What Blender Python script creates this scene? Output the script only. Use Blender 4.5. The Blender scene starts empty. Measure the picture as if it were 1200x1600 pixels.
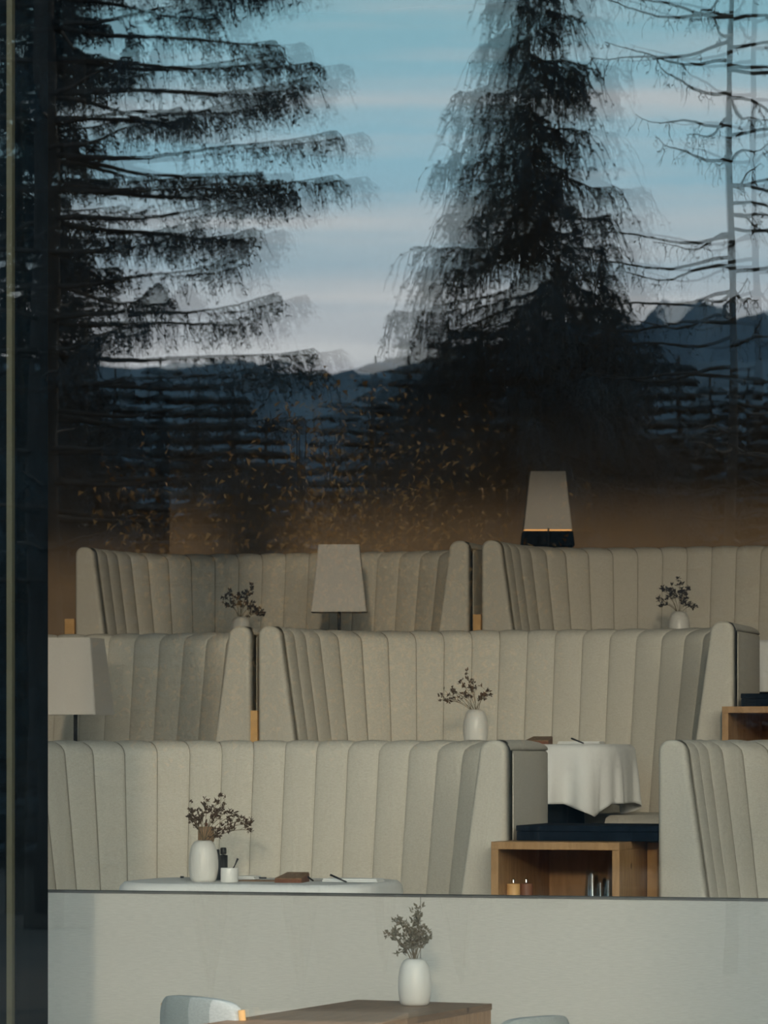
import bpy, bmesh, math, random
from math import sin, cos, pi, radians as R
from mathutils import Vector, Matrix, noise
random.seed(7)
S = bpy.context.scene
C = S.collection
# ------------------------------------------------------------------ camera
TH = R(17.0)                     # yaw of the camera against the room
FPX = 5780.0                     # focal length in pixels of the 1200 px wide frame
EYE = 1.295
YH = 1168.0                      # picture row of the horizon
GY = 11.5                        # the window plane
F = Vector((-sin(TH), cos(TH), 0)); RT = Vector((cos(TH), sin(TH), 0))
cd = bpy.data.cameras.new('camera'); cam = bpy.data.objects.new('camera', cd); C.objects.link(cam)
cam.location = (0, 0, EYE); cam.rotation_euler = (R(90), 0, TH)
cd.sensor_fit = 'HORIZONTAL'; cd.sensor_width = 24; cd.lens = FPX/1200*24
cd.shift_y = (YH-800)/1200; cd.clip_end = 3000
cd.dof.use_dof = True; cd.dof.focus_distance = 15.6; cd.dof.aperture_fstop = 7.0
S.camera = cam
S.view_settings.view_transform = 'Standard'; S.view_settings.look = 'None'
S.view_settings.gamma = 1; S.view_settings.use_curve_mapping = False
S.view_settings.exposure = 0.0
# ------------------------------------------------------------------ world: dusk sky with streaks of cloud
GLOW = 15.0
W = bpy.data.worlds.new('dusk_sky'); S.world = W; W.use_nodes = True
nt = W.node_tree; N = nt.nodes; Lk = nt.links; N.clear()
def nd(t, **k):
    n = N.new(t)
    for a, b in k.items(): setattr(n, a, b)
    return n
tc = nd('ShaderNodeTexCoord'); sx = nd('ShaderNodeSeparateXYZ'); Lk.new(tc.outputs['Generated'], sx.inputs[0])
rampn = nd('ShaderNodeValToRGB'); Lk.new(sx.outputs['Z'], rampn.inputs[0])
cr = rampn.color_ramp
def setramp(cr, st):
    while len(cr.elements) > 1: cr.elements.remove(cr.elements[-1])
    cr.elements[0].position = st[0][0]; cr.elements[0].color = st[0][1]+(1,)
    for p, c in st[1:]:
        e = cr.elements.new(p); e.color = c+(1,)
setramp(cr, [(0.0, (1.1, 1.05, 1.2)), (.10, (1.35, 1.3, 1.45)), (.128, (1.15, 1.5, 1.75)), (.16, (1.0, 1.66, 2.0)),
             (.21, (.86, 1.55, 1.80)), (.5, (.75, 1.05, 1.25)), (1, (.6, .8, .95))])
mp = nd('ShaderNodeMapping'); mp.inputs['Scale'].default_value = (9, 9, 120); mp.inputs['Rotation'].default_value = (R(1.6), R(3), 0)
Lk.new(tc.outputs['Generated'], mp.inputs[0])
nz = nd('ShaderNodeTexNoise'); nz.inputs['Scale'].default_value = 1.0; nz.inputs['Detail'].default_value = 5; nz.inputs['Roughness'].default_value = .5
Lk.new(mp.outputs[0], nz.inputs['Vector'])
cr2 = nd('ShaderNodeValToRGB'); Lk.new(nz.outputs[0], cr2.inputs[0]); setramp(cr2.color_ramp, [(.45, (0, 0, 0)), (.72, (1, 1, 1))])
# where the cloud streaks lie, by height in the sky
cr3 = nd('ShaderNodeValToRGB'); Lk.new(sx.outputs['Z'], cr3.inputs[0])
setramp(cr3.color_ramp, [(.09, (.55,)*3), (.115, (.9,)*3), (.132, (.35,)*3), (.138, (.75,)*3), (.1425, (.95,)*3), (.147, (.2,)*3), (.16, (.25,)*3), (.172, (.5,)*3), (.19, (.15,)*3), (.2, (.3,)*3), (.4, (.2,)*3)])
add = nd('ShaderNodeMath', operation='MULTIPLY_ADD'); Lk.new(cr2.outputs[0], add.inputs[0]); add.inputs[1].default_value = .65; Lk.new(cr3.outputs[0], add.inputs[2])
sb = nd('ShaderNodeMath', operation='SUBTRACT'); Lk.new(add.outputs[0], sb.inputs[0]); sb.inputs[1].default_value = .3; sb.use_clamp = True
mx = nd('ShaderNodeMixRGB'); Lk.new(sb.outputs[0], mx.inputs[0]); Lk.new(rampn.outputs[0], mx.inputs[1]); mx.inputs[2].default_value = (1.95, 1.90, 1.95, 1)
# evening glow low in the sky behind the camera's right shoulder
gd = nd('ShaderNodeVectorMath', operation='DOT_PRODUCT'); Lk.new(tc.outputs['Generated'], gd.inputs[0])
gd.inputs[1].default_value = (sin(R(27))*cos(R(17)), -cos(R(27))*cos(R(17)), sin(R(17)))
g1 = nd('ShaderNodeMath', operation='SUBTRACT'); Lk.new(gd.outputs['Value'], g1.inputs[0]); g1.inputs[1].default_value = 1
g2 = nd('ShaderNodeMath', operation='MULTIPLY'); Lk.new(g1.outputs[0], g2.inputs[0]); g2.inputs[1].default_value = 38
g3 = nd('ShaderNodeMath', operation='EXPONENT'); Lk.new(g2.outputs[0], g3.inputs[0])
g4 = nd('ShaderNodeMixRGB', blend_type='ADD'); g4.inputs[0].default_value = 1
gm = nd('ShaderNodeVectorMath', operation='SCALE'); gm.inputs[0].default_value = (GLOW*1.0, GLOW*.84, GLOW*.67); Lk.new(g3.outputs[0], gm.inputs['Scale'])
Lk.new(mx.outputs[0], g4.inputs[1]); Lk.new(gm.outputs[0], g4.inputs[2])
bg = nd('ShaderNodeBackground'); Lk.new(g4.outputs[0], bg.inputs[0]); bg.inputs[1].default_value = 1.0
wo = nd('ShaderNodeOutputWorld'); Lk.new(bg.outputs[0], wo.inputs[0])
# ------------------------------------------------------------------ low warm light, and the portal that guides the sky through the window
AZ, EL = R(14.5), R(8.6)
sd = bpy.data.lights.new('low_sun', 'SUN'); sd.energy = 1.15; sd.color = (1, .76, .54); sd.angle = R(2.0)
so = bpy.data.objects.new('low_sun', sd); C.objects.link(so)
SUNDIR = Vector((-sin(AZ)*cos(EL), cos(AZ)*cos(EL), -sin(EL)))
so.rotation_euler = SUNDIR.to_track_quat('-Z', 'Y').to_euler()
pd = bpy.data.lights.new('window_portal', 'AREA'); pd.shape = 'RECTANGLE'; pd.size = 11; pd.size_y = 5.2
po = bpy.data.objects.new('window_portal', pd); C.objects.link(po); po.location = (-3.5, GY+.16, 2.2); po.rotation_euler = (R(90), 0, 0)
po.rotation_euler = Vector((0, 1, 0)).to_track_quat('-Z', 'Y').to_euler()
pd.cycles.is_portal = True

# ------------------------------------------------------------------ placing helpers
def XP(px, Y):                       # x in the room of picture column px on the plane y = Y
    k = (px-600)/FPX
    d = Y/(cos(TH)+sin(TH)*k)
    return -sin(TH)*d + cos(TH)*k*d
def DP(px, Y): return Y/(cos(TH)+sin(TH)*(px-600)/FPX)
def ZP(py, d): return EYE+(YH-py)/FPX*d
def PT(px, py, d):
    p = F*d + RT*((px-600)/FPX*d); return Vector((p.x, p.y, ZP(py, d)))
def MIR(px, py, d):                  # a place outdoors seen by way of the window
    p = PT(px, py, d); return Vector((p.x, 2*GY-p.y, p.z))

# ------------------------------------------------------------------ materials
def mat(name, col, rough=.7, metal=0, spec=.5):
    m = bpy.data.materials.new(name); m.use_nodes = True
    b = m.node_tree.nodes['Principled BSDF']
    b.inputs['Base Color'].default_value = (*col, 1); b.inputs['Roughness'].default_value = rough
    b.inputs['Metallic'].default_value = metal; b.inputs['Specular IOR Level'].default_value = spec
    return m
def noisy(name, c1, c2, scale=(40, 40, 40), rough=.8, bump=0, detail=4, lo=.35, hi=.65, spec=.3):
    m = mat(name, c1, rough, 0, spec); t = m.node_tree; n = t.nodes; l = t.links; b = n['Principled BSDF']
    tc = n.new('ShaderNodeTexCoord'); mp = n.new('ShaderNodeMapping'); mp.inputs['Scale'].default_value = scale
    nz = n.new('ShaderNodeTexNoise'); nz.inputs['Scale'].default_value = 1; nz.inputs['Detail'].default_value = detail
    r = n.new('ShaderNodeValToRGB'); setramp(r.color_ramp, [(lo, c1), (hi, c2)])
    l.new(tc.outputs['Object'], mp.inputs[0]); l.new(mp.outputs[0], nz.inputs['Vector']); l.new(nz.outputs[0], r.inputs[0]); l.new(r.outputs[0], b.inputs['Base Color'])
    if bump:
        bp = n.new('ShaderNodeBump'); bp.inputs['Strength'].default_value = bump; bp.inputs['Distance'].default_value = .002
        l.new(nz.outputs[0], bp.inputs['Height']); l.new(bp.outputs[0], b.inputs['Normal'])
    return m
M = {}
M['fabric'] = noisy('woven_fabric', (.545, .51, .435), (.63, .59, .505), (90, 90, 260), .92, .4, 6)
M['fabric_seam'] = mat('seam_fabric', (.27, .245, .20), .95)
M['wallcloth'] = noisy('fabric_panel', (.56, .545, .50), (.63, .615, .565), (30, 30, 300), .9, .2, 5)
M['linen'] = noisy('white_linen', (.78, .785, .765), (.85, .85, .83), (300, 300, 300), .85, .1)
M['ceramic'] = mat('white_ceramic', (.74, .72, .67), .32)
M['porcelain'] = mat('porcelain', (.8, .79, .75), .3)
M['shade'] = noisy('shade_linen', (.60, .56, .51), (.68, .64, .58), (150, 150, 500), .85)
M['matt_black'] = mat('matt_black_fabric', (.006, .008, .011), .95, 0, .05)
M['chairfab'] = noisy('grey_chair_fabric', (.36, .38, .36), (.42, .44, .42), (90, 90, 200), .9, .2, 5)
M['black'] = mat('black_metal', (.012, .014, .018), .4)
M['navy'] = noisy('navy_lacquer', (.005, .010, .018), (.008, .014, .024), (20, 20, 20), .9, 0, 2, .4, .6, .08)
M['stem'] = mat('dry_stem', (.16, .12, .07), .8)
M['leaf'] = noisy('dry_leaf', (.075, .05, .04), (.13, .09, .065), (60, 60, 60), .8)
M['leafdark'] = noisy('dark_dry_leaf', (.03, .028, .035), (.06, .05, .05), (60, 60, 60), .8)
M['leafgrey'] = noisy('grey_green_leaf', (.17, .16, .12), (.26, .22, .17), (60, 60, 60), .8)
M['brown'] = noisy('brown_wall_paint', (.30, .215, .135), (.35, .25, .16), (3, 3, 3), .9)
M['ceil'] = mat('dark_ceiling', (.05, .045, .04), .9)
M['dark'] = mat('dark_column_paint', (.004, .007, .010), .9, 0, .05)
M['floor'] = noisy('dark_oak_floor', (.07, .05, .035), (.10, .07, .05), (2, 20, 20), .6)
M['steel'] = mat('brushed_steel', (.55, .53, .48), .3, 1)
M['olive'] = mat('olive_sealant', (.09, .085, .05), .6)
M['brass'] = mat('polished_steel', (.75, .73, .7), .15, 1)
M['concrete'] = noisy('rough_concrete', (.12, .12, .12), (.17, .17, .16), (4, 4, 4), .9)
def wood(name, c1, c2, sc=(6, 6, 1.2), ring=9):
    m = mat(name, c1, .5, 0, .35); t = m.node_tree; n = t.nodes; l = t.links; b = n['Principled BSDF']
    tc = n.new('ShaderNodeTexCoord'); mp = n.new('ShaderNodeMapping'); mp.inputs['Scale'].default_value = sc
    nz = n.new('ShaderNodeTexNoise'); nz.inputs['Scale'].default_value = 2.5; nz.inputs['Detail'].default_value = 6; nz.inputs['Distortion'].default_value = .6
    wv = n.new('ShaderNodeMath'); wv.operation = 'MULTIPLY'; wv.inputs[1].default_value = ring
    fr = n.new('ShaderNodeMath'); fr.operation = 'PINGPONG'; fr.inputs[1].default_value = 1
    r = n.new('ShaderNodeValToRGB'); setramp(r.color_ramp, [(0, c1), (1, c2)])
    l.new(tc.outputs['Object'], mp.inputs[0]); l.new(mp.outputs[0], nz.inputs['Vector']); l.new(nz.outputs[0], wv.inputs[0]); l.new(wv.outputs[0], fr.inputs[0]); l.new(fr.outputs[0], r.inputs[0])
    # knots
    vo = n.new('ShaderNodeTexVoronoi'); vo.inputs['Scale'].default_value = 7; l.new(tc.outputs['Object'], vo.inputs['Vector'])
    kr = n.new('ShaderNodeValToRGB'); setramp(kr.color_ramp, [(.06, (1, 1, 1)), (.11, (0, 0, 0))]); l.new(vo.outputs['Distance'], kr.inputs[0])
    mx = n.new('ShaderNodeMixRGB'); l.new(kr.outputs[0], mx.inputs[0]); l.new(r.outputs[0], mx.inputs[1]); mx.inputs[2].default_value = (c1[0]*.4, c1[1]*.35, c1[2]*.3, 1)
    l.new(mx.outputs[0], b.inputs['Base Color']); return m
M['pine'] = wood('light_pine', (.36, .205, .09), (.46, .27, .125))
M['pineend'] = wood('golden_pine', (.60, .34, .13), (.70, .42, .17), (2, 2, 4), 5)
M['walnut'] = wood('brown_oak', (.20, .115, .062), (.27, .16, .09), (9, 1.0, 9))
M['oakside'] = wood('oak_side', (.36, .21, .11), (.45, .27, .15))
M['oxblood'] = wood('red_brown_wood', (.16, .062, .034), (.22, .09, .05))
m = mat('warm_bulb_strip', (1, .6, .3)); b = m.node_tree.nodes['Principled BSDF']
b.inputs['Emission Color'].default_value = (1, .45, .12, 1); b.inputs['Emission Strength'].default_value = .75; M['glow'] = m
def glassmat(name, r0, tint, wave):
    m = bpy.data.materials.new(name); m.use_nodes = True; t = m.node_tree; n = t.nodes; l = t.links; n.clear()
    o = n.new('ShaderNodeOutputMaterial'); mx = n.new('ShaderNodeMixShader'); tr = n.new('ShaderNodeBsdfTransparent'); gl = n.new('ShaderNodeBsdfGlossy')
    fr = n.new('ShaderNodeFresnel'); fr.inputs['IOR'].default_value = (1+math.sqrt(r0))/(1-math.sqrt(r0))
    geo = n.new('ShaderNodeNewGeometry')
    mxr = n.new('ShaderNodeMixRGB'); l.new(geo.outputs['Backfacing'], mxr.inputs[0])   # a sheet: same reflectance from either side
    l.new(fr.outputs[0], mxr.inputs[1]); mxr.inputs[2].default_value = (r0, r0, r0, 1)
    tr.inputs[0].default_value = (*tint, 1); gl.inputs['Roughness'].default_value = 0; gl.inputs['Color'].default_value = (.93, 1, 1, 1)
    l.new(mxr.outputs[0], mx.inputs[0]); l.new(tr.outputs[0], mx.inputs[1]); l.new(gl.outputs[0], mx.inputs[2]); l.new(mx.outputs[0], o.inputs[0])
    if wave:
        tc = n.new('ShaderNodeTexCoord'); mp = n.new('ShaderNodeMapping'); mp.inputs['Scale'].default_value = (14, 1, 5)
        nz = n.new('ShaderNodeTexNoise'); nz.inputs['Scale'].default_value = 1; nz.inputs['Detail'].default_value = 1
        bp = n.new('ShaderNodeBump'); bp.inputs['Strength'].default_value = 1; bp.inputs['Distance'].default_value = wave
        l.new(tc.outputs['Object'], mp.inputs[0]); l.new(mp.outputs[0], nz.inputs['Vector']); l.new(nz.outputs[0], bp.inputs['Height']); l.new(bp.outputs[0], gl.inputs['Normal'])
    return m
M['glass_out'] = glassmat('coated_pane', .17, (.95, .97, .965), .00003)
M['glass_in'] = glassmat('inner_pane', .13, (.95, .97, .965), .00003)
M['tumbler'] = glassmat('drinking_glass', .10, (.90, .93, .95), 0)
M['needle'] = noisy('dark_needles', (.016, .036, .052), (.030, .054, .068), (3, 3, 3), .9)
M['bark'] = noisy('dark_bark', (.02, .022, .024), (.04, .04, .04), (8, 8, 2), .9)
M['autumn'] = noisy('autumn_leaves', (.30, .12, .03), (.42, .20, .06), (9, 9, 9), .8)
M['ground'] = noisy('dark_meadow', (.007, .009, .009), (.014, .014, .012), (.5, .5, .5), .95)
M['hazy_rock'] = noisy('haze_tinted_rock', (.055, .10, .145), (.09, .15, .20), (.02, .02, .05), .95)  # blue of distance haze is painted into the base colour

# ------------------------------------------------------------------ object helpers
def tag(o, label=None, cat=None, group=None, kind=None):
    if label: o['label'] = label
    if cat: o['category'] = cat
    if group: o['group'] = group
    if kind: o['kind'] = kind
    return o
def empty(name, loc=(0, 0, 0), rz=0):
    o = bpy.data.objects.new(name, None); C.objects.link(o); o.location = loc; o.rotation_euler = (0, 0, rz); return o
def obj(name, v, f, m, parent=None, smooth=False, loc=None):
    me = bpy.data.meshes.new(name); me.from_pydata([tuple(p) for p in v], [], f); me.update()
    if smooth: me.polygons.foreach_set('use_smooth', [True]*len(me.polygons))
    ms = m if isinstance(m, list) else [m]
    for k in ms: me.materials.append(k)
    o = bpy.data.objects.new(name, me); C.objects.link(o)
    if parent: o.parent = parent
    if loc is not None: o.location = loc
    return o
class MB:
    def __init__(s): s.v = []; s.f = []
    def box(s, x0, x1, y0, y1, z0, z1):
        i = len(s.v); s.v += [(x, y, z) for z in (z0, z1) for x, y in ((x0, y0), (x1, y0), (x1, y1), (x0, y1))]
        s.f += [tuple(i+k for k in q) for q in ((3, 2, 1, 0), (4, 5, 6, 7), (0, 1, 5, 4), (1, 2, 6, 5), (2, 3, 7, 6), (3, 0, 4, 7))]; return s
    def lathe(s, prof, c=(0, 0, 0), n=32, axis=None):
        i = len(s.v); k = len(prof)
        for a in range(n):
            t = 2*pi*a/n
            for r, z in prof: s.v.append((c[0]+r*cos(t), c[1]+r*sin(t), c[2]+z))
        for a in range(n):
            b = (a+1) % n
            for j in range(k-1): s.f.append((i+a*k+j, i+b*k+j, i+b*k+j+1, i+a*k+j+1))
        return s
    def tube(s, pts, rads, n=4):
        i = len(s.v); m = len(pts)
        for q, p in enumerate(pts):
            p = Vector(p); a = Vector(pts[max(q-1, 0)]); b = Vector(pts[min(q+1, m-1)]); t = (b-a)
            t = t.normalized() if t.length > 1e-9 else Vector((0, 0, 1))
            u = t.cross(Vector((0, 0, 1)));  u = u.normalized() if u.length > .05 else Vector((1, 0, 0)); w = t.cross(u)
            r = rads[q] if isinstance(rads, (list, tuple)) else rads
            for k in range(n):
                an = 2*pi*k/n; s.v.append(tuple(p+u*(r*cos(an))+w*(r*sin(an))))
        for q in range(m-1):
            for k in range(n):
                l = (k+1) % n; s.f.append((i+q*n+k, i+q*n+l, i+(q+1)*n+l, i+(q+1)*n+k))
        s.f.append(tuple(i+k for k in reversed(range(n)))); s.f.append(tuple(i+(m-1)*n+k for k in range(n)))
        return s
    def build(s, name, m, parent=None, smooth=False, loc=None, bevel=0):
        o = obj(name, s.v, s.f, m, parent, smooth, loc)
        if bevel:
            b = o.modifiers.new('bevel', 'BEVEL'); b.width = bevel; b.segments = 3; b.limit_method = 'ANGLE'; b.angle_limit = R(40)
            o.data.polygons.foreach_set('use_smooth', [True]*len(o.data.polygons))
            wn = o.modifiers.new('wn', 'WEIGHTED_NORMAL'); wn.keep_sharp = True
        return o
def struct(name, mb, m, **k): return tag(mb.build(name, m, **k), kind='structure')
def copy_tree(o, parent=None):
    c = o.copy(); C.objects.link(c); c.parent = parent
    for ch in list(o.children): copy_tree(ch, c)
    return c

# ------------------------------------------------------------------ rows
PITCH = 2.8; STEP = .56
ROWY = {1: 14.18, 2: 16.98, 3: 19.78, 4: 22.58}
ROWZ = {1: 0, 2: STEP, 3: 2*STEP, 4: 3*STEP}
BW = XP(1145, ROWY[2])-XP(403, ROWY[2])         # outer width of a booth
XL, XR = -13.5, 5.0
ZG = -.36
# ------------------------------------------------------------------ room shell
struct('floor', MB().box(XL, XR, GY+.2, 13.30, ZG-.3, ZG), M['floor'])
struct('floor_2', MB().box(XL, XR, 13.40, 15.28, -.35, 0), M['floor'])
struct('floor_3', MB().box(XL, XR, 15.28, 18.08, -.35, STEP), M['floor'])
struct('floor_4', MB().box(XL, XR, 18.08, 20.88, -.35, 2*STEP), M['floor'])
struct('floor_5', MB().box(XL, XR, 20.88, 24.6, -.35, 3*STEP), M['floor'])
struct('ceiling', MB().box(XL, XR, GY-.1, 24.8, 6.2, 6.4), M['ceil'])
xc = XP(265, 23.5)
struct('wall_back', MB().box(xc, XR, 23.5, 24.8, ZG, 6.2), M['brown'])
struct('wall_back_recess', MB().box(XL, xc, 24.6, 24.8, ZG, 6.2), M['brown'])
struct('wall_left', MB().box(XL-.2, XL, GY-.1, 24.8, ZG-.3, 6.4), M['brown'])
struct('wall_right', MB().box(XR, XR+.2, GY-.1, 24.8, ZG-.3, 6.4), M['brown'])
# facade round the opening
OX0, OX1, OZ1 = -9.0, 2.0, 4.76
struct('wall_front', MB().box(XL, OX0, GY-.1, GY+.2, ZG-.3, 6.4).box(OX1, XR, GY-.1, GY+.2, ZG-.3, 6.4).box(OX0, OX1, GY-.1, GY+.2, OZ1, 6.4), M['dark'])
# column by the window
cx = XP(75, 12.0)
struct('wall_column', MB().box(cx-.42, cx, 11.72, 12.0, ZG, 6.2), M['dark'])
xt = XP(12, 11.70)
struct('trim_1', MB().box(xt, xt+.020, 11.69, 11.715, ZG, 6.2), M['olive'])
# window: two panes of the insulating glass, frame round them
def pane(name, y, rz, m):
    w, h = OX1-OX0-.1, OZ1-ZG-.06; hx = w/2
    o = obj(name, [(-hx, 0, ZG+.04), (hx, 0, ZG+.04), (hx, 0, OZ1-.04), (-hx, 0, OZ1-.04)], [(0, 1, 2, 3)], m)
    o.location = (-3.5, y, 0); o.rotation_euler = (0, 0, rz); tag(o, kind='structure'); return o
pane('window_1', GY, 0, M['glass_out'])
pane('window_2', GY+.05, R(-.30), M['glass_in'])
struct('trim_2', MB().box(OX0, OX0+.05, GY-.04, GY+.1, ZG, OZ1).box(OX1-.05, OX1, GY-.04, GY+.1, ZG, OZ1).box(OX0+.05, OX1-.05, GY-.04, GY+.1, OZ1-.05, OZ1).box(OX0+.05, OX1-.05, GY-.04, GY+.1, ZG-.02, ZG+.04), M['dark'])
# low panelled wall before the first row
xs = XP(657, 13.30)
WT = .742
struct('wall_parapet', MB().box(XL, xs-.0015, 13.30, 13.40, ZG, WT-.008).box(xs+.0015, XR, 13.30, 13.40, ZG, WT-.008), M['wallcloth'])
struct('trim_3', MB().box(XL, XR, 13.298, 13.402, WT-.008, WT), M['concrete'])

# ------------------------------------------------------------------ booths
def catmull(): pass
def booth_meshes():
    a, b, n, y0 = BW/2-.112, .88, 3.0, .07
    raw = []
    K = 2400
    for i in range(K+1):
        t = pi*i/K; c_, s_ = cos(t), sin(t)
        raw.append(Vector((-a*math.copysign(abs(c_)**(2/n), c_), y0+b*abs(s_)**(2/n), 0)))
    L = [0]
    for i in range(K): L.append(L[-1]+(raw[i+1]-raw[i]).length)
    T = L[-1]; npan = 23; w = T/npan; per = 10
    pts = []; j = 0
    # denser samples next to the seams
    us = [0, .025, .06, .13, .25, .4, .6, .75, .87, .94, .975]
    ss = [(k+u)*w for k in range(npan) for u in us]+[T]
    for s in ss:
        while j < K-1 and L[j+1] < s: j += 1
        q = (s-L[j])/max(L[j+1]-L[j], 1e-9); pts.append(raw[j].lerp(raw[j+1], min(q, 1)))
    nor = []
    for i, p in enumerate(pts):
        tg = (pts[min(i+1, len(pts)-1)]-pts[max(i-1, 0)]).normalized()
        nor.append(Vector((-tg.y, tg.x, 0)))
    nor[0] = Vector((-1, 0, 0)); nor[-1] = Vector((1, 0, 0))
    ao, bo_, no = BW/2, .99, 6.0
    rawo = [Vector((-ao*math.copysign(abs(cos(pi*i/K))**(2/no), cos(pi*i/K)), y0+bo_*abs(sin(pi*i/K))**(2/no), 0)) for i in range(K+1)]
    Lo = [0]
    for i in range(K): Lo.append(Lo[-1]+(rawo[i+1]-rawo[i]).length)
    pto = []; j = 0
    for s_ in ss:
        q = s_/T*Lo[-1]
        while j < K-1 and Lo[j+1] < q: j += 1
        pto.append(rawo[j].lerp(rawo[j+1], min((q-Lo[j])/max(Lo[j+1]-Lo[j], 1e-9), 1)))
    def place(i, off):
        return pts[i]+nor[i]*off if off <= 0 else pts[i].lerp(pto[i], off/.112)
    REC = .14; ZT = 1.262; RR = .056
    prof = []                                # (offset, z, bulge direction off, bulge dir z)
    for z in (.36, .5, .7, .9, 1.05, 1.15, 1.20, 1.235): prof.append((-(ZT-z)*REC, z, -1, 0))
    for k in range(0, 5):
        an = pi-pi*k/8; prof.append((RR+RR*cos(an), ZT+RR*sin(an), cos(an) if k < 5 else .25*cos(an), sin(an)))
    prof += [(.075, 1.3175, 0, .6), (.094, 1.3135, 0, .3), (.105, 1.305, .1, .1), (.111, 1.294, .15, 0), (.112, 1.284, 0, 0), (.10, 1.281, 0, 0)]
    v = []; f = []; P = len(prof)
    for i, p in enumerate(pts):
        s = ss[i]; u = (s/w) % 1.0
        if i == len(pts)-1: u = 0
        bu = .018*(max(0, sin(pi*u))**.42)-.002
        # the pleats lap: each panel stands proud at one side
        for (o_, z, bo, bz) in prof:
            v.append(place(i, o_)+nor[i]*(bu*bo)+Vector((0, 0, z+bu*bz*.6)))
    for i in range(len(pts)-1):
        for k in range(P-1): f.append((i*P+k, (i+1)*P+k, (i+1)*P+k+1, i*P+k+1))
    nu = len(us); mi = [1 if (q//(P-1)) % nu == 0 else 0 for q in range(len(f))]
    cushion = (v, f, mi)
    # outer shell
    v = []; f = []; pr = [(.092, 1.288), (.108, 1.281), (.112, 1.272), (.112, .02), (.09, 0), (-.10, 0), (-.10, .45)]
    sel = list(range(0, len(pts), 3))
    if sel[-1] != len(pts)-1: sel.append(len(pts)-1)
    for i in sel:
        for o_, z in pr: v.append(place(i, o_)+Vector((0, 0, z)))
    P = len(pr)
    for i in range(len(sel)-1):
        for k in range(P-1): f.append((i*P+k, (i+1)*P+k, (i+1)*P+k+1, i*P+k+1))
    shell = (v, f)
    # seat
    v = []; f = []
    c0 = Vector((0, y0, 0))
    pr = [(0, .40), (.03, .418), (.5, .418), (.93, .415), (.985, .40), (1.0, .37), (1.0, .29), (.98, .27), (.93, .26), (.92, .0)]
    P = len(pr)
    for i in sel:
        pa = pts[i]-nor[i]*.13; d = pts[i]-c0; pb = c0+Vector((d.x*(a-.52)/a, d.y*(b-.46)/b, 0))
        for q, z in pr: v.append(pa.lerp(pb, q)+Vector((0, 0, z)))
    for i in range(len(sel)-1):
        for k in range(P-1): f.append((i*P+k, i*P+k+1, (i+1)*P+k+1, (i+1)*P+k))
    f.append(tuple(range(P))); f.append(tuple((len(sel)-1)*P+k for k in reversed(range(P))))
    seat = (v, f)
    # padded end: outline in x,z, with a rounded top, thick in y
    def endcap(sg):
        out = []
        ox = BW/2
        it = ox-.112; rr = .045
        zt = 1.325
        out += [(ox, 0.0), (ox, zt-rr)]
        out += [(ox-rr+rr*cos(t), zt-rr+rr*sin(t)) for t in (pi/8*k for k in range(1, 5))]
        r2 = .055
        out += [(it+r2+r2*cos(t), zt-r2+r2*sin(t)) for t in (pi/2+pi/10*k for k in range(0, 5))]
        out += [(it-(ZT-z)*REC+.0, z) for z in (1.2, 1.0, .8, .6, .4, .2, 0)]
        bm = bmesh.new()
        vs = [bm.verts.new((sg*x, 0, z)) for x, z in out]
        fc = bm.faces.new(vs); ex = bmesh.ops.extrude_face_region(bm, geom=[fc])
        for e in ex['geom']:
            if isinstance(e, bmesh.types.BMVert): e.co.y += .105
        bm.normal_update(); bmesh.ops.recalc_face_normals(bm, faces=bm.faces)
        ed = [e for e in bm.edges if len(e.link_faces) == 2 and abs(e.verts[0].co.y-e.verts[1].co.y) < 1e-6 and e.verts[0].co.y < .05 and e.verts[0].co.z+e.verts[1].co.z > .01]
        bmesh.ops.bevel(bm, geom=ed, offset=.022, segments=4, affect='EDGES', profile=.6)
        me = bpy.data.meshes.new('end_pad'); bm.to_mesh(me); bm.free(); me.materials.append(M['fabric'])
        me.polygons.foreach_set('use_smooth', [True]*len(me.polygons)); return me
    return cushion, shell, seat, endcap(-1), endcap(1)
_c, _s, _t, _e1, _e2 = booth_meshes()
def make_booth():
    r = empty('booth_bench')
    o = obj('back_cushion', _c[0], _c[1], [M['fabric'], M['fabric_seam']], r, True)
    o.data.polygons.foreach_set('material_index', _c[2])
    obj('outer_shell', _s[0], _s[1], M['fabric'], r, True)
    obj('seat', _t[0], _t[1], M['fabric'], r, True)
    for me in (_e1, _e2):
        e = bpy.data.objects.new('end_pad', me); C.objects.link(e); e.parent = r
        e.modifiers.new('es', 'WEIGHTED_NORMAL')
    # piping down the outer corners
    for sg in (-1, 1):
        MB().tube([(sg*(BW/2-.004), .112, .02), (sg*(BW/2-.002), .112, 1.27)], .006, 6).build('piping', M['fabric'], r, True)
    return r
first = None
GB = 'curved channel-backed booth benches on the tiers'
def booth(row, px, side, label):
    """px: picture column of the booth's outer left (-1) or right (+1) side"""
    global first
    if first is None: o = first = make_booth()
    else: o = copy_tree(first)
    x = XP(px, ROWY[row])-side*BW/2
    o.location = (x, ROWY[row], ROWZ[row]); tag(o, label, 'booth', GB); return x
bx = {}
bx['1l'] = booth(1, 790, 1, 'front-row curved booth on the left, directly behind the pale low wall')
bx['1r'] = booth(1, 1028, -1, 'front-row curved booth cut off by the right edge, beside the wooden cubby')
bx['2l'] = booth(2, 389.5, 1, 'second-row curved booth at far left, behind the large cut-off lampshade')
bx['2m'] = booth(2, 403, -1, 'second-row curved booth in the centre, behind the vase of leaning dried stems')
bx['3l'] = booth(3, 117, -1, 'back-row curved booth on the left, behind the lamp with the plain pale shade')
bx['3r'] = booth(3, 752, -1, 'back-row curved booth on the right, below the lamp with the black band')

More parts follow.
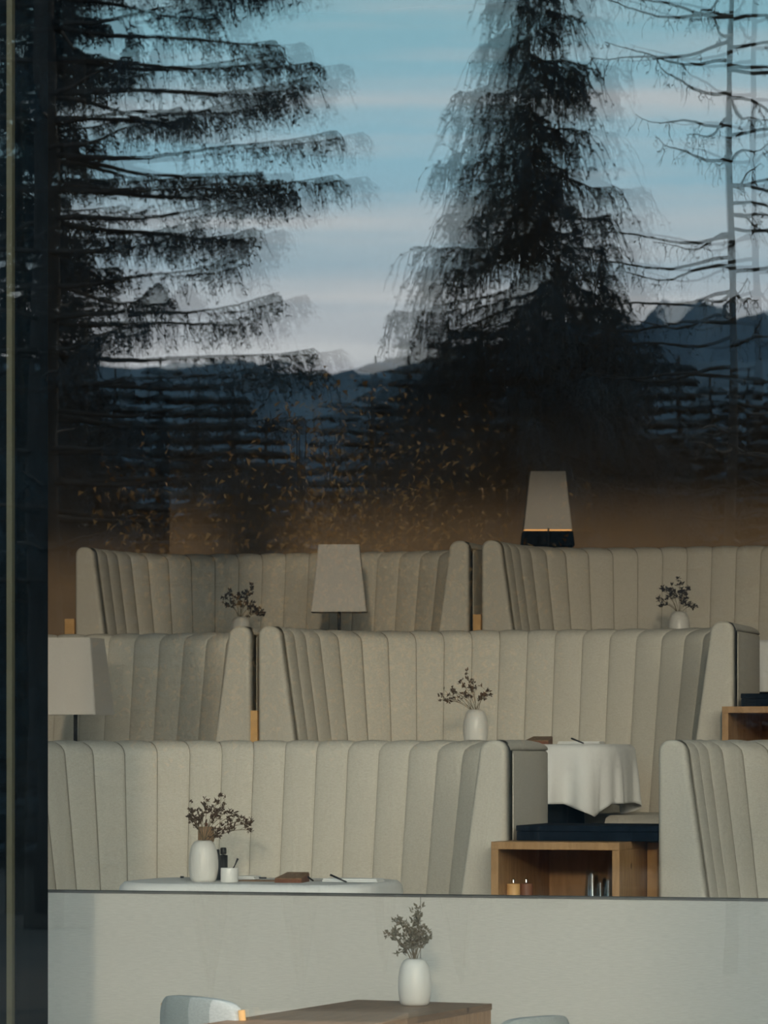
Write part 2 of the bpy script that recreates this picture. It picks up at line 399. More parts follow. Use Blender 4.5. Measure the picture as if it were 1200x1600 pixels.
# ------------------------------------------------------------------ pine dividers in the gaps
def divider(x0, x1, row, label, dy=.30, px=None):
    if px: x0, x1 = XP(px[0], ROWY[row]+dy), XP(px[1], ROWY[row]+dy)
    o = MB().box(x0, x1, ROWY[row]+dy, ROWY[row]+dy+.03, ROWZ[row], ROWZ[row]+.915).build('wood_divider', M['pineend'], bevel=.002)
    tag(o, label, 'divider', 'golden pine boards closing the gaps between booths')
divider(0, 0, 2, 'golden pine board in the gap between the two second-row booths', .02, (391, 402))
divider(0, 0, 3, 'golden pine board in the gap between the two back-row booths', .02, (739, 751))
divider(0, 0, 3, 'golden pine board against the outer left side of the back-row booth', .02, (101, 116))

# ------------------------------------------------------------------ cabinets
def cubby(row, px0, px1, label, traylabel, px_tray, wextra):
    Y = ROWY[row]-.16; z0 = ROWZ[row]; x0 = XP(px0, Y); x1 = XP(px1, Y) if px1 else x0+wextra
    t = .030; D = .82; zt = z0+.925
    r = empty('cabinet', (x0, Y, z0)); w = x1-x0; h = .925
    MB().box(0, w, 0, D, h-t, h).build('top_panel', M['pine'], r, bevel=.002)
    MB().box(0, t, 0, D, 0, h-t).build('side_panel', M['pine'], r, bevel=.002)
    MB().box(w-t, w, 0, D, 0, h-t).build('side_panel', M['pine'], r, bevel=.002)
    MB().box(t, w-t, D-.015, D, .05, h-t).build('back_panel', M['pine'], r)
    MB().box(t, w-t, .004, D-.015, .60, .625).build('shelf', M['pine'], r)
    MB().box(t, w-t, .004, D-.015, .05, .075).build('shelf', M['pine'], r)
    tag(r, label, 'cabinet', 'open pine cubbies between booths')
    # navy lidded tray on top
    xa = XP(px_tray, Y+.12)
    return x0, x1, Y, z0+h
a0, a1, ay, az = cubby(1, 767, 968, 'open pine cubby between the front-row booths, holding mills and glasses', '', 807, 0)
b0, b1, by_, bz = cubby(2, 1128, None, 'open pine cubby cut off by the right edge beside the second-row booth', '', 1158, a1-a0)
def tray(x0, x1, y, z, label):
    r = empty('serving_tray', (x0, y, z)); w = x1-x0
    MB().box(0, w, 0, .50, 0, .036).build('body', M['navy'], r, bevel=.003)
    MB().box(-.002, w+.002, -.002, .502, .037, .060).build('lid', M['navy'], r, bevel=.003)
    tag(r, label, 'tray', 'navy lidded trays on the cubbies')
tray(XP(807, ay+.18), XP(1028, ROWY[1])-.004, ay+.18, az+.001, 'long flat navy tray on the front-row cubby, below the draped tablecloth')
tray(XP(1158, by_+.10), XP(1158, by_+.10)+.58, by_+.10, bz+.001, 'flat navy tray on the cubby at the right edge of the second row')
divider(a1+.004, a1+.085, 1, 'golden pine upright beside the front-row cubby, touching the right-hand booth', .30)

# ------------------------------------------------------------------ tables, cloths
def sup(t, a, b, n=4.0):
    c_, s_ = cos(t), sin(t)
    return (math.copysign(abs(c_)**(2/n), c_)*a, math.copysign(abs(s_)**(2/n), s_)*b)
TA, TB_ = .535, .40
def table(x, y, z, label):
    r = empty('dining_table', (x, y, z)); K = 64
    v = []; f = []
    for zz in (.715, .745):
        for k in range(K): px, py = sup(2*pi*k/K, TA-.012, TB_-.012); v.append((px, py, zz))
    f = [tuple(reversed(range(K))), tuple(range(K, 2*K))]+[(k, (k+1) % K, K+(k+1) % K, K+k) for k in range(K)]
    obj('tabletop', v, f, M['walnut'], r)
    MB().box(-.30, .30, -.16, .16, .03, .715).build('pedestal', M['navy'], r, bevel=.01)
    MB().box(-.36, .36, -.24, .24, 0, .03).build('foot_plate', M['black'], r, bevel=.006)
    tag(r, label, 'table', 'cloth-covered tables in the booths')
def cloth(x, y, z, label, seed):
    rnd = random.Random(seed); K = 288; rings = 22
    v = []; f = []
    cxz = .64; cyz = .53                        # half sizes of the square-cut cloth
    v.append((0, 0, .7475))
    ph = [rnd.uniform(0, 6.28) for _ in range(6)]
    inner = [.3, .6, .85, .95, .985]
    for q in inner:
        for k in range(K):
            px, py = sup(2*pi*k/K, TA*q, TB_*q); v.append((px, py, .7475+.0012*sin(9*px+ph[0])*sin(11*py)))
    hl = []
    for k in range(K):
        t = 2*pi*k/K; px, py = sup(t, TA, TB_)
        dx = abs(px)/TA; dy = abs(py)/TB_
        corner = max(0, min(dx, dy)-.62)/.38
        hl.append(.275+.115*corner**1.2)
    ar = [0]
    for k in range(1, K):
        a_ = sup(2*pi*k/K, TA, TB_); b_ = sup(2*pi*(k-1)/K, TA, TB_); ar.append(ar[-1]+math.hypot(a_[0]-b_[0], a_[1]-b_[1]))
    per = ar[-1]*(K+0.0)/(K-1)
    for j in range(1, rings+1):
        q = j/rings
        for k in range(K):
            t = 2*pi*k/K; px, py = sup(t, TA, TB_); nx, ny = (px/TA)**3/TA, (py/TB_)**3/TB_; l = math.hypot(nx, ny) or 1; nx /= l; ny /= l
            drop = hl[k]*q
            corner = max(0, min(abs(px)/TA, abs(py)/TB_)-.62)/.38
            # long folds that open towards the hem
            w_ = 2*pi*ar[k]/per; g = sin(17*w_+ph[1]+1.9*sin(3*w_+ph[2])+.5*q); fold = (math.copysign(abs(g)**.6, g)*.6+.35*sin(29*w_+ph[3]+2*sin(4*w_)))*(.65+.35*sin(3*w_+ph[5]))
            cf = abs(sin(6*t+ph[4]))**.5
            am = .006+.036*q**.8*(1+.5*corner)
            bend = .012*(1-math.exp(-drop/.012))
            o = bend+fold*am*min(1, q*2.2)+.010*q+.018*corner*q*cf
            v.append((px+nx*o, py+ny*o, .7475-.006*(1-math.exp(-drop/.01))-drop*.985))
    tot = len(inner)+rings
    for k in range(K): f.append((0, 1+k, 1+(k+1) % K))
    for j in range(tot-1):
        for k in range(K):
            a = 1+j*K+k; b = 1+j*K+(k+1) % K; f.append((a, a+K, b+K, b))
    o = obj('tablecloth', v, f, M['linen'], None, True, (x, y, z))
    s = o.modifiers.new('thick', 'SOLIDIFY'); s.thickness = .0015; s.offset = 1
    tag(o, label, 'tablecloth', 'white cloths on the booth tables')
TX = {}
def dress(row, key, px, label, cl, seed):
    y = ROWY[row]+.12; x = XP(px, y); TX[key] = (x, y, ROWZ[row])
    table(x, y, ROWZ[row], label); cloth(x, y, ROWZ[row]+.0015, cl, seed)
dress(1, '1l', 409, 'table in the front-row booth, hidden under its white cloth', 'white tablecloth just above the low wall, under the vase and brown menu block', 3)
dress(2, '2m', 806, 'table in the central second-row booth with a dark pedestal', 'white tablecloth hanging in folds behind the navy tray', 21)
dress(2, '2l', 20, 'table behind the front-row booth, carrying the large cut-off lamp', 'white tablecloth under the large cut-off lamp at far left', 8)
dress(3, '3l', 442, 'table in the left back-row booth, carrying the plain lamp', 'white tablecloth in the left back-row booth, under the plain lamp', 9)
dress(3, '3r', 1130, 'table in the right back-row booth beneath a vase of dark sprigs', 'white tablecloth corner at the right edge beside the second-row booth', 10)
dress(4, '4', 800, 'table behind the back row, carrying the black-banded lamp', 'white tablecloth behind the back row, under the black-banded lamp', 11)
TT = .7505   # height of a dressed table above its tier
# ------------------------------------------------------------------ vases and dried sprigs
VP = [(.0, .0), (.040, .0), (.047, .004), (.0515, .012), (.0555, .03), (.0585, .055), (.0585, .08), (.056, .105), (.0515, .128), (.046, .144), (.039, .155), (.031, .161), (.024, .163), (.020, .161), (.019, .154), (.018, .12), (.0, .118)]
def vase(x, y, z, s, label):
    o = MB().lathe([(r*s, h*s) for r, h in VP], n=48).build('vase', M['ceramic'], None, True, (x, y, z))
    tag(o, label, 'vase', 'rounded white ceramic vases'); return o
def leaf(mb, p, d, ln, wd, rnd):
    d = d.normalized(); u = d.cross(Vector((rnd.uniform(-1, 1), rnd.uniform(-1, 1), rnd.uniform(-1, 1)))).normalized(); n = d.cross(u)
    i = len(mb.v)
    mb.v += [tuple(p), tuple(p+d*ln*.4+u*wd/2+n*wd*.15), tuple(p+d*ln), tuple(p+d*ln*.4-u*wd/2+n*wd*.15), tuple(p+d*ln*.45-n*wd*.2)]
    mb.f += [(i, i+1, i+4), (i+1, i+2, i+4), (i+2, i+3, i+4), (i+3, i, i+4)]
def sprig(x, y, z, ends, label, leafm, seed, side=5, ls=.014, dens=1.0, sc=1.0):
    """ends: tips of the stems in (right, up) metres as the bunch leans"""
    rnd = random.Random(seed); r = empty('dried_sprigs', (x, y, z)); st = MB(); lf = MB()
    for (ex, ez) in ends:
        dy = rnd.uniform(-.05, .05)
        p0 = Vector((rnd.uniform(-.008, .008), rnd.uniform(-.008, .008), -.035*sc)); p3 = Vector((ex*cos(TH)*sc, ex*sin(TH)*sc+dy, ez*sc))
        p1 = p0+Vector((ex*.12, dy*.1, abs(ez)*.45+.03)); p2 = p0.lerp(p3, .6)+Vector((0, 0, .02+.15*abs(ex)))
        pts = []
        for k in range(9):
            t = k/8; pts.append(p0*(1-t)**3+p1*3*t*(1-t)**2+p2*3*t*t*(1-t)+p3*t**3)
        st.tube(pts, [.0013]*4+[.001]*5, 4)
        for q in range(side):
            t = rnd.uniform(.5, 1.0); i = min(int(t*8), 7); b = pts[i].lerp(pts[i+1], t*8-i); tg = (pts[i+1]-pts[i]).normalized()
            d = (tg+Vector((rnd.uniform(-.9, .9), rnd.uniform(-.9, .9), rnd.uniform(-.5, .9)))).normalized(); L = rnd.uniform(.012, .034)*sc
            e = b+d*L; st.tube([b, b.lerp(e, .5)+Vector((0, 0, .002)), e], .0007, 3)
            for w in range(int(rnd.uniform(3, 8)*dens)):
                dd = (d+Vector((rnd.uniform(-1.2, 1.2), rnd.uniform(-1.2, 1.2), rnd.uniform(-.9, 1.2))))
                leaf(lf, e+Vector((rnd.uniform(-1, 1), rnd.uniform(-1, 1), rnd.uniform(-1, 1)))*.005, dd, ls*rnd.uniform(.6, 1.3), ls*rnd.uniform(.4, .65), rnd)
        for w in range(int(6*dens)):
            leaf(lf, pts[-1]-Vector((0, 0, .004)), Vector((rnd.uniform(-1, 1), rnd.uniform(-1, 1), rnd.uniform(-.5, 1))), ls, ls*.55, rnd)
    st.build('stems', M['stem'], r); lo = lf.build('leaves', leafm, r)
    tag(r, label, 'dried plant', 'dried sprigs standing in the white vases'); return r
def vase_on(key, px, dy, s, vl, ends, sl, leafm, seed, **k):
    x0, y0, z0 = TX[key]; y = y0+dy; x = XP(px, y); z = z0+TT
    vase(x, y, z, s, vl); sprig(x, y, z+.158*s, ends, sl, leafm, seed, **k)
vase_on('1l', 318, -.16, 1.03, 'white vase on the front-row table, before the wooden pepper mill',
        [(-.045, .135), (-.05, .105), (-.03, .06), (.03, .17), (.06, .19), (.075, .155), (.10, .12), (.15, .085), (.18, .045), (.17, .07), (.14, .11), (.08, .05), (.075, .025), (.01, .12), (-.01, .09), (.03, .11)],
        'drooping brown sprigs over the pepper mill on the front-row table', M['leaf'], 4, side=8, ls=.015, dens=1.15)
vase_on('2m', 743, -.06, 1.02, 'white vase in the central second-row booth, base hidden by the booth in front',
        [(-.17, .05), (-.14, .045), (-.12, .075), (-.10, .085), (-.085, .09), (-.065, .145), (-.055, .185), (-.02, .15), (-.03, .115), (.05, .095), (.065, .08), (.01, .055), (-.04, .07)],
        'brown sprigs leaning left from the central second-row vase', M['leaf'], 12, side=5, ls=.015, dens=1.1)
vase_on('3l', 376, -.06, 1.02, 'white vase peeping over the second-row booth ends, left of the plain lamp',
        [(-.08, .075), (-.065, .11), (-.04, .13), (-.015, .12), (.01, .115), (.03, .15), (.055, .18), (.045, .09), (.06, .07), (.075, .045), (.10, .03), (.11, .02)],
        'bushy dark sprigs rising behind the second-row booth ends', M['leafdark'], 5, side=8, ls=.017, dens=1.3)
vase_on('3r', 1061, -.06, 1.04, 'white vase in the right back-row booth, under small dark sprigs',
        [(-.12, .07), (-.09, .13), (-.075, .12), (-.10, .045), (-.05, .13), (-.03, .11), (0, .165), (.02, .12), (.045, .13), (.03, .08), (.05, .04), (.065, .035)],
        'small-leaved dark sprigs in the right back-row vase', M['leafdark'], 6, side=7, ls=.017, dens=1.2)

# ------------------------------------------------------------------ lamps
def lamp(x, y, z, label, band=False, s=1.0, pw=.010, rz=0.0, zsh=.10, grp=True):
    """table lamp: shade from z+zsh to z+zsh+.335"""
    r = empty('table_lamp', (x, y, z), rz)
    MB().lathe([(0, 0), (.075, 0), (.078, .006), (.074, .012), (.015, .016), (0, .016)], n=32).build('base', M['black'], r, True)
    MB().tube([(0, 0, .012), (0, 0, zsh+.12)], pw, 12).build('pole', M['black'], r, True)
    # shade: square plan, tapered, softly rounded corners
    hb, ht, h = .158*s, .116*s, .380*s
    def ring(hw, zz, off=0):
        n = 9; out = []; rc = .012*hw/.15
        for q, (sx_, sy_) in enumerate(((1, 1), (-1, 1), (-1, -1), (1, -1))):
            for k in range(n):
                t = (q+k/(n-1))*pi/2
                out.append((sx_*(hw-rc)+(rc-off)*cos(t), sy_*(hw-rc)*.86+(rc-off)*sin(t), zz))
        return out
    v = []; f = []
    rg = [ring(hb, zsh), ring(hb-.0005, zsh+.008), ring(ht+.0004, zsh+h-.008), ring(ht, zsh+h), ring(ht, zsh+h, .004), ring(hb, zsh, .004)]
    K = len(rg[0])
    for g in rg: v += g
    for j in range(len(rg)):
        j2 = (j+1) % len(rg)
        for k in range(K): f.append((j*K+k, j*K+(k+1) % K, j2*K+(k+1) % K, j2*K+k))
    obj('lamp_shade', v, f, M['shade'], r)
    MB().box(-ht+.01, ht-.01, -.003, .003, zsh+h-.02, zsh+h-.014).box(-.003, .003, -ht*.8, ht*.8, zsh+h-.02, zsh+h-.014).tube([(0, 0, zsh+.1), (0, 0, zsh+h-.014)], .004, 6).build('shade_fitting', M['black'], r)
    if band:
        e = (hb-ht)/h
        v = []; f = []
        rg = [ring(hb+.10*e+.004, zsh-.100), ring(hb+.004, zsh-.010), ring(hb+.004, zsh-.010, .005), ring(hb+.10*e+.004, zsh-.100, .005)]
        for g in rg: v += g
        for j in range(4):
            j2 = (j+1) % 4
            for k in range(K): f.append((j*K+k, j*K+(k+1) % K, j2*K+(k+1) % K, j2*K+k))
        obj('black_band', v, f, M['matt_black'], r)['label'] = 'black band flaring below the pale shade'
        v = []; f = []
        rg = [ring(hb-.004, zsh-.012), ring(hb-.004, zsh+.0005), ring(hb-.010, zsh+.0005), ring(hb-.010, zsh-.012)]
        for g in rg: v += g
        for j in range(4):
            j2 = (j+1) % 4
            for k in range(K): f.append((j*K+k, j*K+(k+1) % K, j2*K+(k+1) % K, j2*K+k))
        obj('light_strip', v, f, M['glow'], r)['label'] = 'thin warm orange light line'
        MB().tube([(0, -hb-.022, zsh-.10), (0, -hb-.018, zsh+.006)], .006, 8).build('bracket', M['black'], r)
    tag(r, label, 'lamp', 'table lamps with tapered linen shades')
def lamp_at(key, px, dy, ybot, label, **k):
    x0, y0, z0 = TX[key]; y = y0+dy; x = XP(px, y); zb = ZP(ybot, DP(px, y)); lamp(x, y, z0+TT, label, zsh=zb-z0-TT, **k)
lamp_at('2l', 118, -.02, 1117, 'large pale lampshade cut off by the dark column at left', rz=R(0), s=1.0)
lamp_at('3l', 530, .05, 957, 'plain pale lampshade on a thin black pole, against the left back-row booth', rz=R(16))
lamp_at('4', 855, 0, 829, 'highest lamp, with a thin orange light line above a black band', band=True, rz=R(17), s=.97)

# ------------------------------------------------------------------ things on the front-row table
x0, y0, z0 = TX['1l']; zt = z0+TT
def put(px, dy): y = y0+dy; return XP(px, y), y
x, y = put(322, .0)
r = empty('pepper_mill', (x, y, zt))
MB().lathe([(0, 0), (.026, 0), (.027, .01), (.022, .05), (.021, .10), (.028, .14), (.029, .155), (.0, .155)], n=28).build('body', M['oxblood'], r, True)
MB().lathe([(0, .156), (.029, .156), (.0335, .162), (.0335, .215), (.031, .220), (0, .221)], n=28).build('head', M['oakside'], r, True)
MB().lathe([(0, .221), (.006, .222), (.008, .230), (.005, .236), (0, .237)], n=16).build('knob', M['oxblood'], r, True)
tag(r, 'wooden pepper mill rising behind the front-row white vase', 'pepper mill')
x, y = put(349, .10)
r = empty('bottle', (x, y, zt))
MB().lathe([(0, 0), (.017, 0), (.018, .004), (.018, .10), (.0, .104)], n=24).build('body', M['black'], r, True)
MB().lathe([(0, .1045), (.012, .1045), (.013, .11), (.013, .128), (.010, .132), (0, .132)], n=20).build('cap', M['black'], r, True)
tag(r, 'slim black bottle just right of the front-row vase', 'bottle')
x, y = put(341, .04)
r = empty('bottle', (x, y, zt))
MB().lathe([(0, 0), (.014, 0), (.015, .004), (.014, .06), (.006, .11), (.006, .125), (0, .126)], n=24).build('body', M['black'], r, True)
tag(r, 'black bottle half hidden behind the right side of the front-row vase', 'bottle')
x, y = put(358.5, -.18)
tag(MB().lathe([(0, 0), (.034, 0), (.0355, .003), (.0355, .056), (.0345, .058), (.032, .056), (.031, .008), (0, .006)], n=40).build('sugar_bowl', M['porcelain'], None, True, (x, y, zt)),
    'small straight white pot holding a dark spoon, beside the front-row vase', 'pot')
tag(MB().tube([(-.01, 0, .010), (.022, .0, .066), (.036, .0, .096)], [.003, .0025, .0045], 8).build('spoon', M['black'], None, True, (x, y, zt)), 'dark spoon standing in the small white pot', 'spoon')
def napkin(x, y, z, w, d, h, label, rz=0):
    n = 14; v = []; f = []
    o = MB()
    for k, hh in enumerate((0, h/2)):
        o.box(-w/2+.003*k, w/2-.004*k, -d/2+.002*k, d/2, hh+.0004, hh+h/2)
    q = o.build('napkin', M['linen'], None, False, (x, y, z), bevel=.002); q.rotation_euler[2] = rz
    tag(q, label, 'napkin', 'folded white napkins on the tables')
x, y = put(552, .02); napkin(x, y, zt, .235, .10, .014, 'long folded white napkin at the right end of the front-row table')
x, y = put(390, .20); napkin(x, y, zt, .075, .10, .013, 'small folded white napkin behind the white pot on the front-row table')
def knife(x, y, z, L, rz, label, tilt=0, up=.0):
    r = empty('knife', (x, y, z), rz)
    MB().tube([(-L/2, 0, .004+up), (-.01, 0, .004)], [.0045, .0035], 8).build('handle', M['black'], r, True)
    MB().box(-.01, L/2, -.006, .006, .003, .0045).build('blade', M['steel'], r)
    tag(r, label, 'knife', 'knives laid by the napkins')
x, y = put(545, -.14); knife(x, y, zt, .17, R(-12), 'knife resting with raised dark handle before the long front-row napkin', up=.028)
x, y = put(492, -.02); knife(x, y, zt, .09, R(60), 'short dark knife standing proud between the menu block and the napkin', up=.02)
x, y = put(291, .22); knife(x, y, zt, .05, R(5), 'dark knife end left of the front-row vase')
x, y = put(420, .22); knife(x, y, zt, .11, R(3), 'knife lying behind the brown mat on the front-row table')
x, y = put(405, -.02)
tag(MB().box(-.085, .085, -.05, .05, 0, .004).build('place_mat', M['walnut'], None, False, (x, y, zt), bevel=.001), 'thin brown mat lying between the white pot and the menu block', 'mat')
def wedge(x, y, z, w, label):
    d = .16; h0, h1 = .014, .034
    v = [(-w/2, -d/2, 0), (w/2, -d/2, 0), (w/2-.02, d/2, 0), (-w/2, d/2, 0), (-w/2, -d/2, h0), (w/2, -d/2, h0), (w/2-.02, d/2, h1), (-w/2, d/2, h1)]
    r = empty('menu_block', (x, y, z))
    o = obj('block', v, [(3, 2, 1, 0), (4, 5, 6, 7), (0, 1, 5, 4), (1, 2, 6, 5), (2, 3, 7, 6), (3, 0, 4, 7)], M['oxblood'], r)
    v2 = [(a*.985, b*.985, c+.0005) for a, b, c in v[4:]]; v3 = [(a, b, c+.004) for a, b, c in v2]
    obj('cover', v2+v3, [(3, 2, 1, 0), (4, 5, 6, 7), (0, 1, 5, 4), (1, 2, 6, 5), (2, 3, 7, 6), (3, 0, 4, 7)], M['walnut'], r)
    tag(r, label, 'menu block', 'sloping brown wooden menu blocks')
x, y = put(460, -.10); wedge(x, y, zt, .115, 'sloping brown wooden block in the middle of the front-row table')
# on the second-row table
x0, y0, z0 = TX['2m']; zt2 = z0+TT
x, y = XP(845, y0-.05), y0-.05; wedge(x, y, zt2, .115, 'sloping brown wooden block half hidden behind the front-row booth end')
x, y = XP(908, y0+.02), y0+.02; napkin(x, y, zt2, .21, .10, .014, 'folded white napkin on the second-row table above the draped cloth')
x, y = XP(915, y0-.16), y0-.16; knife(x, y, zt2, .15, R(-12), 'knife with raised dark handle on the second-row napkin', up=.024)
# ------------------------------------------------------------------ in the cubby
zs = ZROW = .6255
def mill(px, dy, m, label):
    y = ay+dy; x = XP(px, y); r = empty('spice_mill', (x, y, zs))
    MB().lathe([(0, 0), (.026, 0), (.027, .003), (.027, .128), (.025, .131), (0, .131)], n=32).build('body', m, r, True)
    MB().lathe([(0, .1312), (.010, .1315), (.006, .137), (.0075, .143), (.006, .150), (0, .152)], n=20).build('knob', M['brass'], r, True)
    tag(r, label, 'mill', 'small mills in the cubby')
mill(802, .12, M['pineend'], 'light wood mill with steel knob in the cubby, left of its darker twin')
mill(822, .16, M['oxblood'], 'dark wood mill with steel knob in the cubby, right of the light one')
for k, (px, dy, h, lb) in enumerate(((925, .22, .185, 'tallest upturned glass in the cubby, with a bright streak'), (938, .34, .16, 'upturned glass behind the bright-streaked one in the cubby'), (951, .26, .15, 'upturned glass nearest the cubby\'s right side'))):
    y = ay+dy; x = XP(px, y)
    o = MB().lathe([(.034, 0), (.0345, .001), (.030, h*.35), (.024, h-.004), (.022, h), (0, h), (0, h-.006), (.021, h-.007), (.0285, h*.35), (.0328, .001), (.034, 0)], n=36).build('drinking_glass', M['tumbler'], None, True, (x, y, zs))
    tag(o, lb, 'glass', 'glasses in the cubby')

# ------------------------------------------------------------------ foreground: sideboard-like table by the low wall, vase, chairs
pR = PT(769, 1568, 12.95); zt0 = pR.z
rz = -R(6.0)
wT, lT = .515, 1.5
r = empty('side_table', (pR.x, pR.y, ZG), rz); H = zt0-ZG
MB().box(-wT, 0, -lT, 0, H-.022, H).build('tabletop', M['walnut'], r, bevel=.002)
mb = MB()
for k in range(12): mb.box(-.030, -.004, -lT+k*lT/12+.0015, -lT+(k+1)*lT/12-.0015, .0, H-.022)
mb.build('side_panel', M['oakside'], r)
mb = MB()
for k in range(12): mb.box(-wT+.004, -wT+.030, -lT+k*lT/12+.0015, -lT+(k+1)*lT/12-.0015, .0, H-.022)
mb.build('side_panel', M['oakside'], r)
MB().box(-wT+.03, -.03, -.03, -.004, 0, H-.022).build('end_panel', M['oakside'], r)
tag(r, 'long brown wooden table standing end-on against the low wall, with a planked side', 'table')
d0 = 12.85; p = PT(648, 1568, d0)
vz = zt0+.0005
vase(p.x, p.y, vz, 1.0*1.00, 'nearest white vase, on the wooden table against the low wall')
sprig(p.x, p.y, vz+.157, [(-.075, .095), (-.06, .10), (-.04, .13), (-.03, .12), (.0, .155), (.02, .16), (-.01, .11), (.03, .12), (.035, .09), (.03, .06), (.01, .09), (-.02, .05), (-.04, .03), (.0, .05), (.02, .07), (-.05, .06)],
      'grey-green dried sprigs before the seam of the low wall', M['leafgrey'], 31, side=8, ls=.015, dens=1.2)
def chair(p, rz, h, label, post=True, w=.36):
    q_ = Matrix.Rotation(rz, 3, 'Z') @ Vector((0, .27, 0))   # p marks the middle of the back
    r = empty('dining_chair', (p.x-q_.x, p.y-q_.y, ZG), rz)
    # back faces +y (towards the low wall) in its own frame; seat towards -y
    def cushion(name, x0, x1, y0, y1, z0, z1, curve=.03, tilt=.0, sub=3, par=r, m=M['chairfab']):
        bm = bmesh.new(); bmesh.ops.create_cube(bm, size=1)
        bmesh.ops.subdivide_edges(bm, edges=bm.edges, cuts=5, use_grid_fill=True)
        for v in bm.verts:
            x_, y_, z_ = v.co*2
            sh = 1-.10*abs(x_)**4*abs(z_)**4
            bul = 1+.25*(1-x_*x_)*(1-z_*z_)
            xx = (x0+x1)/2+(x1-x0)/2*x_*sh*(1-.05*max(z_, 0)); zz = (z0+z1)/2+(z1-z0)/2*z_*sh; yy = (y0+y1)/2+(y1-y0)/2*y_*bul*(1-.25*abs(z_)**6)*(1-.2*abs(x_)**6)
            yy += -curve*x_*x_+tilt*(zz-z0)
            v.co = (xx, yy, zz)
        me = bpy.data.meshes.new(name); bm.to_mesh(me); bm.free(); me.materials.append(m)
        me.polygons.foreach_set('use_smooth', [True]*len(me.polygons))
        o = bpy.data.objects.new(name, me); C.objects.link(o); o.parent = par
        ss = o.modifiers.new('sub', 'SUBSURF'); ss.levels = 1; ss.render_levels = 2
    cushion('backrest', -w/2, w/2, .20, .26, .52, h, .03, .12)
    cushion('seat', -w/2-.01, w/2+.01, -.22, .22, .42, .485, 0, 0)
    for sx_ in (-1, 1):
        MB().tube([(sx_*(w/2-.004), .18, 0), (sx_*(w/2-.006), .19, .45), (sx_*(w/2-.006), .195+.12*(h-.55), h-.035)], [.013, .015, .012], 10).build('leg', M['pineend'], r, True)
        MB().tube([(sx_*(w/2), -.20, 0), (sx_*(w/2-.005), -.19, .43)], [.011, .015], 10).build('leg', M['pineend'], r, True)
    MB().box(-w/2, w/2, -.19, -.17, .395, .425).box(-w/2, w/2, .20, .22, .395, .425).box(-w/2, -w/2+.02, -.17, .20, .395, .425).box(w/2-.02, w/2, -.17, .20, .395, .425).build('seat_frame', M['pineend'], r)
    tag(r, label, 'chair', 'pale upholstered chairs at the wooden table')
p = PT(300, 1600, 12.3); chair(p, R(145), ZP(1557, 12.3)-ZG, 'grey upholstered chair with a wooden post, left of the wooden table', w=.46)
p = PT(850, 1600, 12.3); chair(p, R(-118), ZP(1588, 12.3)-ZG, 'grey chair whose rounded back just shows right of the wooden table', w=.34)

# ================================================================== OUTDOORS (what the window mirrors)
bm = MB(); bm.v = [(-700, -900, ZG-.01), (500, -900, ZG-.01), (500, GY-.1, ZG-.01), (-700, GY-.1, ZG-.01)]; bm.f = [(0, 1, 2, 3)]
struct('ground', bm, M['ground'])
# mountains
def ridge(D, pts, depth, name, label, seed, rough=.10):
    """outline given by (column, row) in the mirrored picture, built as a real ridge with a front slope and a back slope"""
    xs_ = [p[0] for p in pts]; n = 900; v = []; f = []; rows = 14
    for i in range(n+1):
        px = xs_[0]+(xs_[-1]-xs_[0])*i/n
        k = 0
        while k < len(pts)-2 and pts[k+1][0] < px: k += 1
        t = (px-pts[k][0])/(pts[k+1][0]-pts[k][0]); py = pts[k][1]*(1-t)+pts[k+1][1]*t
        py += 5*noise.noise(Vector((px*.02, seed, 0)))+3*noise.noise(Vector((px*.09, seed, 3)))
        top = MIR(px, py, D)
        for j in range(rows+1):
            q = j/rows; q2 = (q-.5)*2
            d = D+depth*q2; b = MIR(px, 1168, d); hz = (top.z-ZG)*(1-abs(q2)**.85)
            hz *= 1+rough*noise.noise(Vector((px*.012*D/400, q2*3, seed+5)))*(abs(q2) > .01)
            v.append((b.x, b.y, ZG-1+hz+1))
    for i in range(n):
        for j in range(rows):
            a = i*(rows+1)+j; f.append((a, a+1, a+rows+2, a+rows+1))
    o = obj(name, v, f, M['hazy_rock'], None, True); tag(o, label, 'mountain', 'mountains mirrored in the window')
ridge(420, [(-700, 470), (-300, 520), (0, 560), (200, 575), (380, 560), (430, 582), (520, 585), (620, 560), (760, 540), (860, 505), (905, 500), (945, 470), (975, 505), (1000, 508), (1035, 470), (1115, 472), (1150, 500), (1200, 485), (1300, 440), (1700, 430), (2500, 540), (4140, 575), (5200, 540), (6200, 470), (9000, 250), (12000, 0)], 90, 'mountain', 'blue mountain ridge with a flat-topped peak, mirrored at right', 2)  # far-right run of the outline added out of view to block low glow
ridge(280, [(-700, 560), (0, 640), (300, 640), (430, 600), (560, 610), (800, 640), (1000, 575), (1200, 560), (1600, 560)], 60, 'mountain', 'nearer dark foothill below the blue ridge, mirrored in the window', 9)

def ribbon(v, f, pts, w0, w1, rnd):
    """thin three-sided twig"""
    i = len(v); n = len(pts); an = rnd.uniform(0, 6.28)
    for q, p in enumerate(pts):
        r = w0+(w1-w0)*q/(n-1)
        for k in range(3):
            a = an+2.094*k; v.append((p[0]+r*cos(a), p[1]+r*sin(a), p[2]+r*.3*sin(a+1)))
    for q in range(n-1):
        for k in range(3):
            l = (k+1) % 3; f.append((i+q*3+k, i+q*3+l, i+q*3+3+l, i+q*3+3+k))
def needle(v, f, p, ln, wd, rnd):
    a = rnd.uniform(0, 6.28); i = len(v); dx, dy = cos(a)*ln*.6, sin(a)*ln*.6
    v += [p, (p[0]+dx-dy*wd/ln, p[1]+dy+dx*wd/ln, p[2]-ln*rnd.uniform(-.3, .7)), (p[0]+dx*1.3, p[1]+dy*1.3, p[2]-ln*rnd.uniform(0, .9))]
    f.append((i, i+1, i+2))
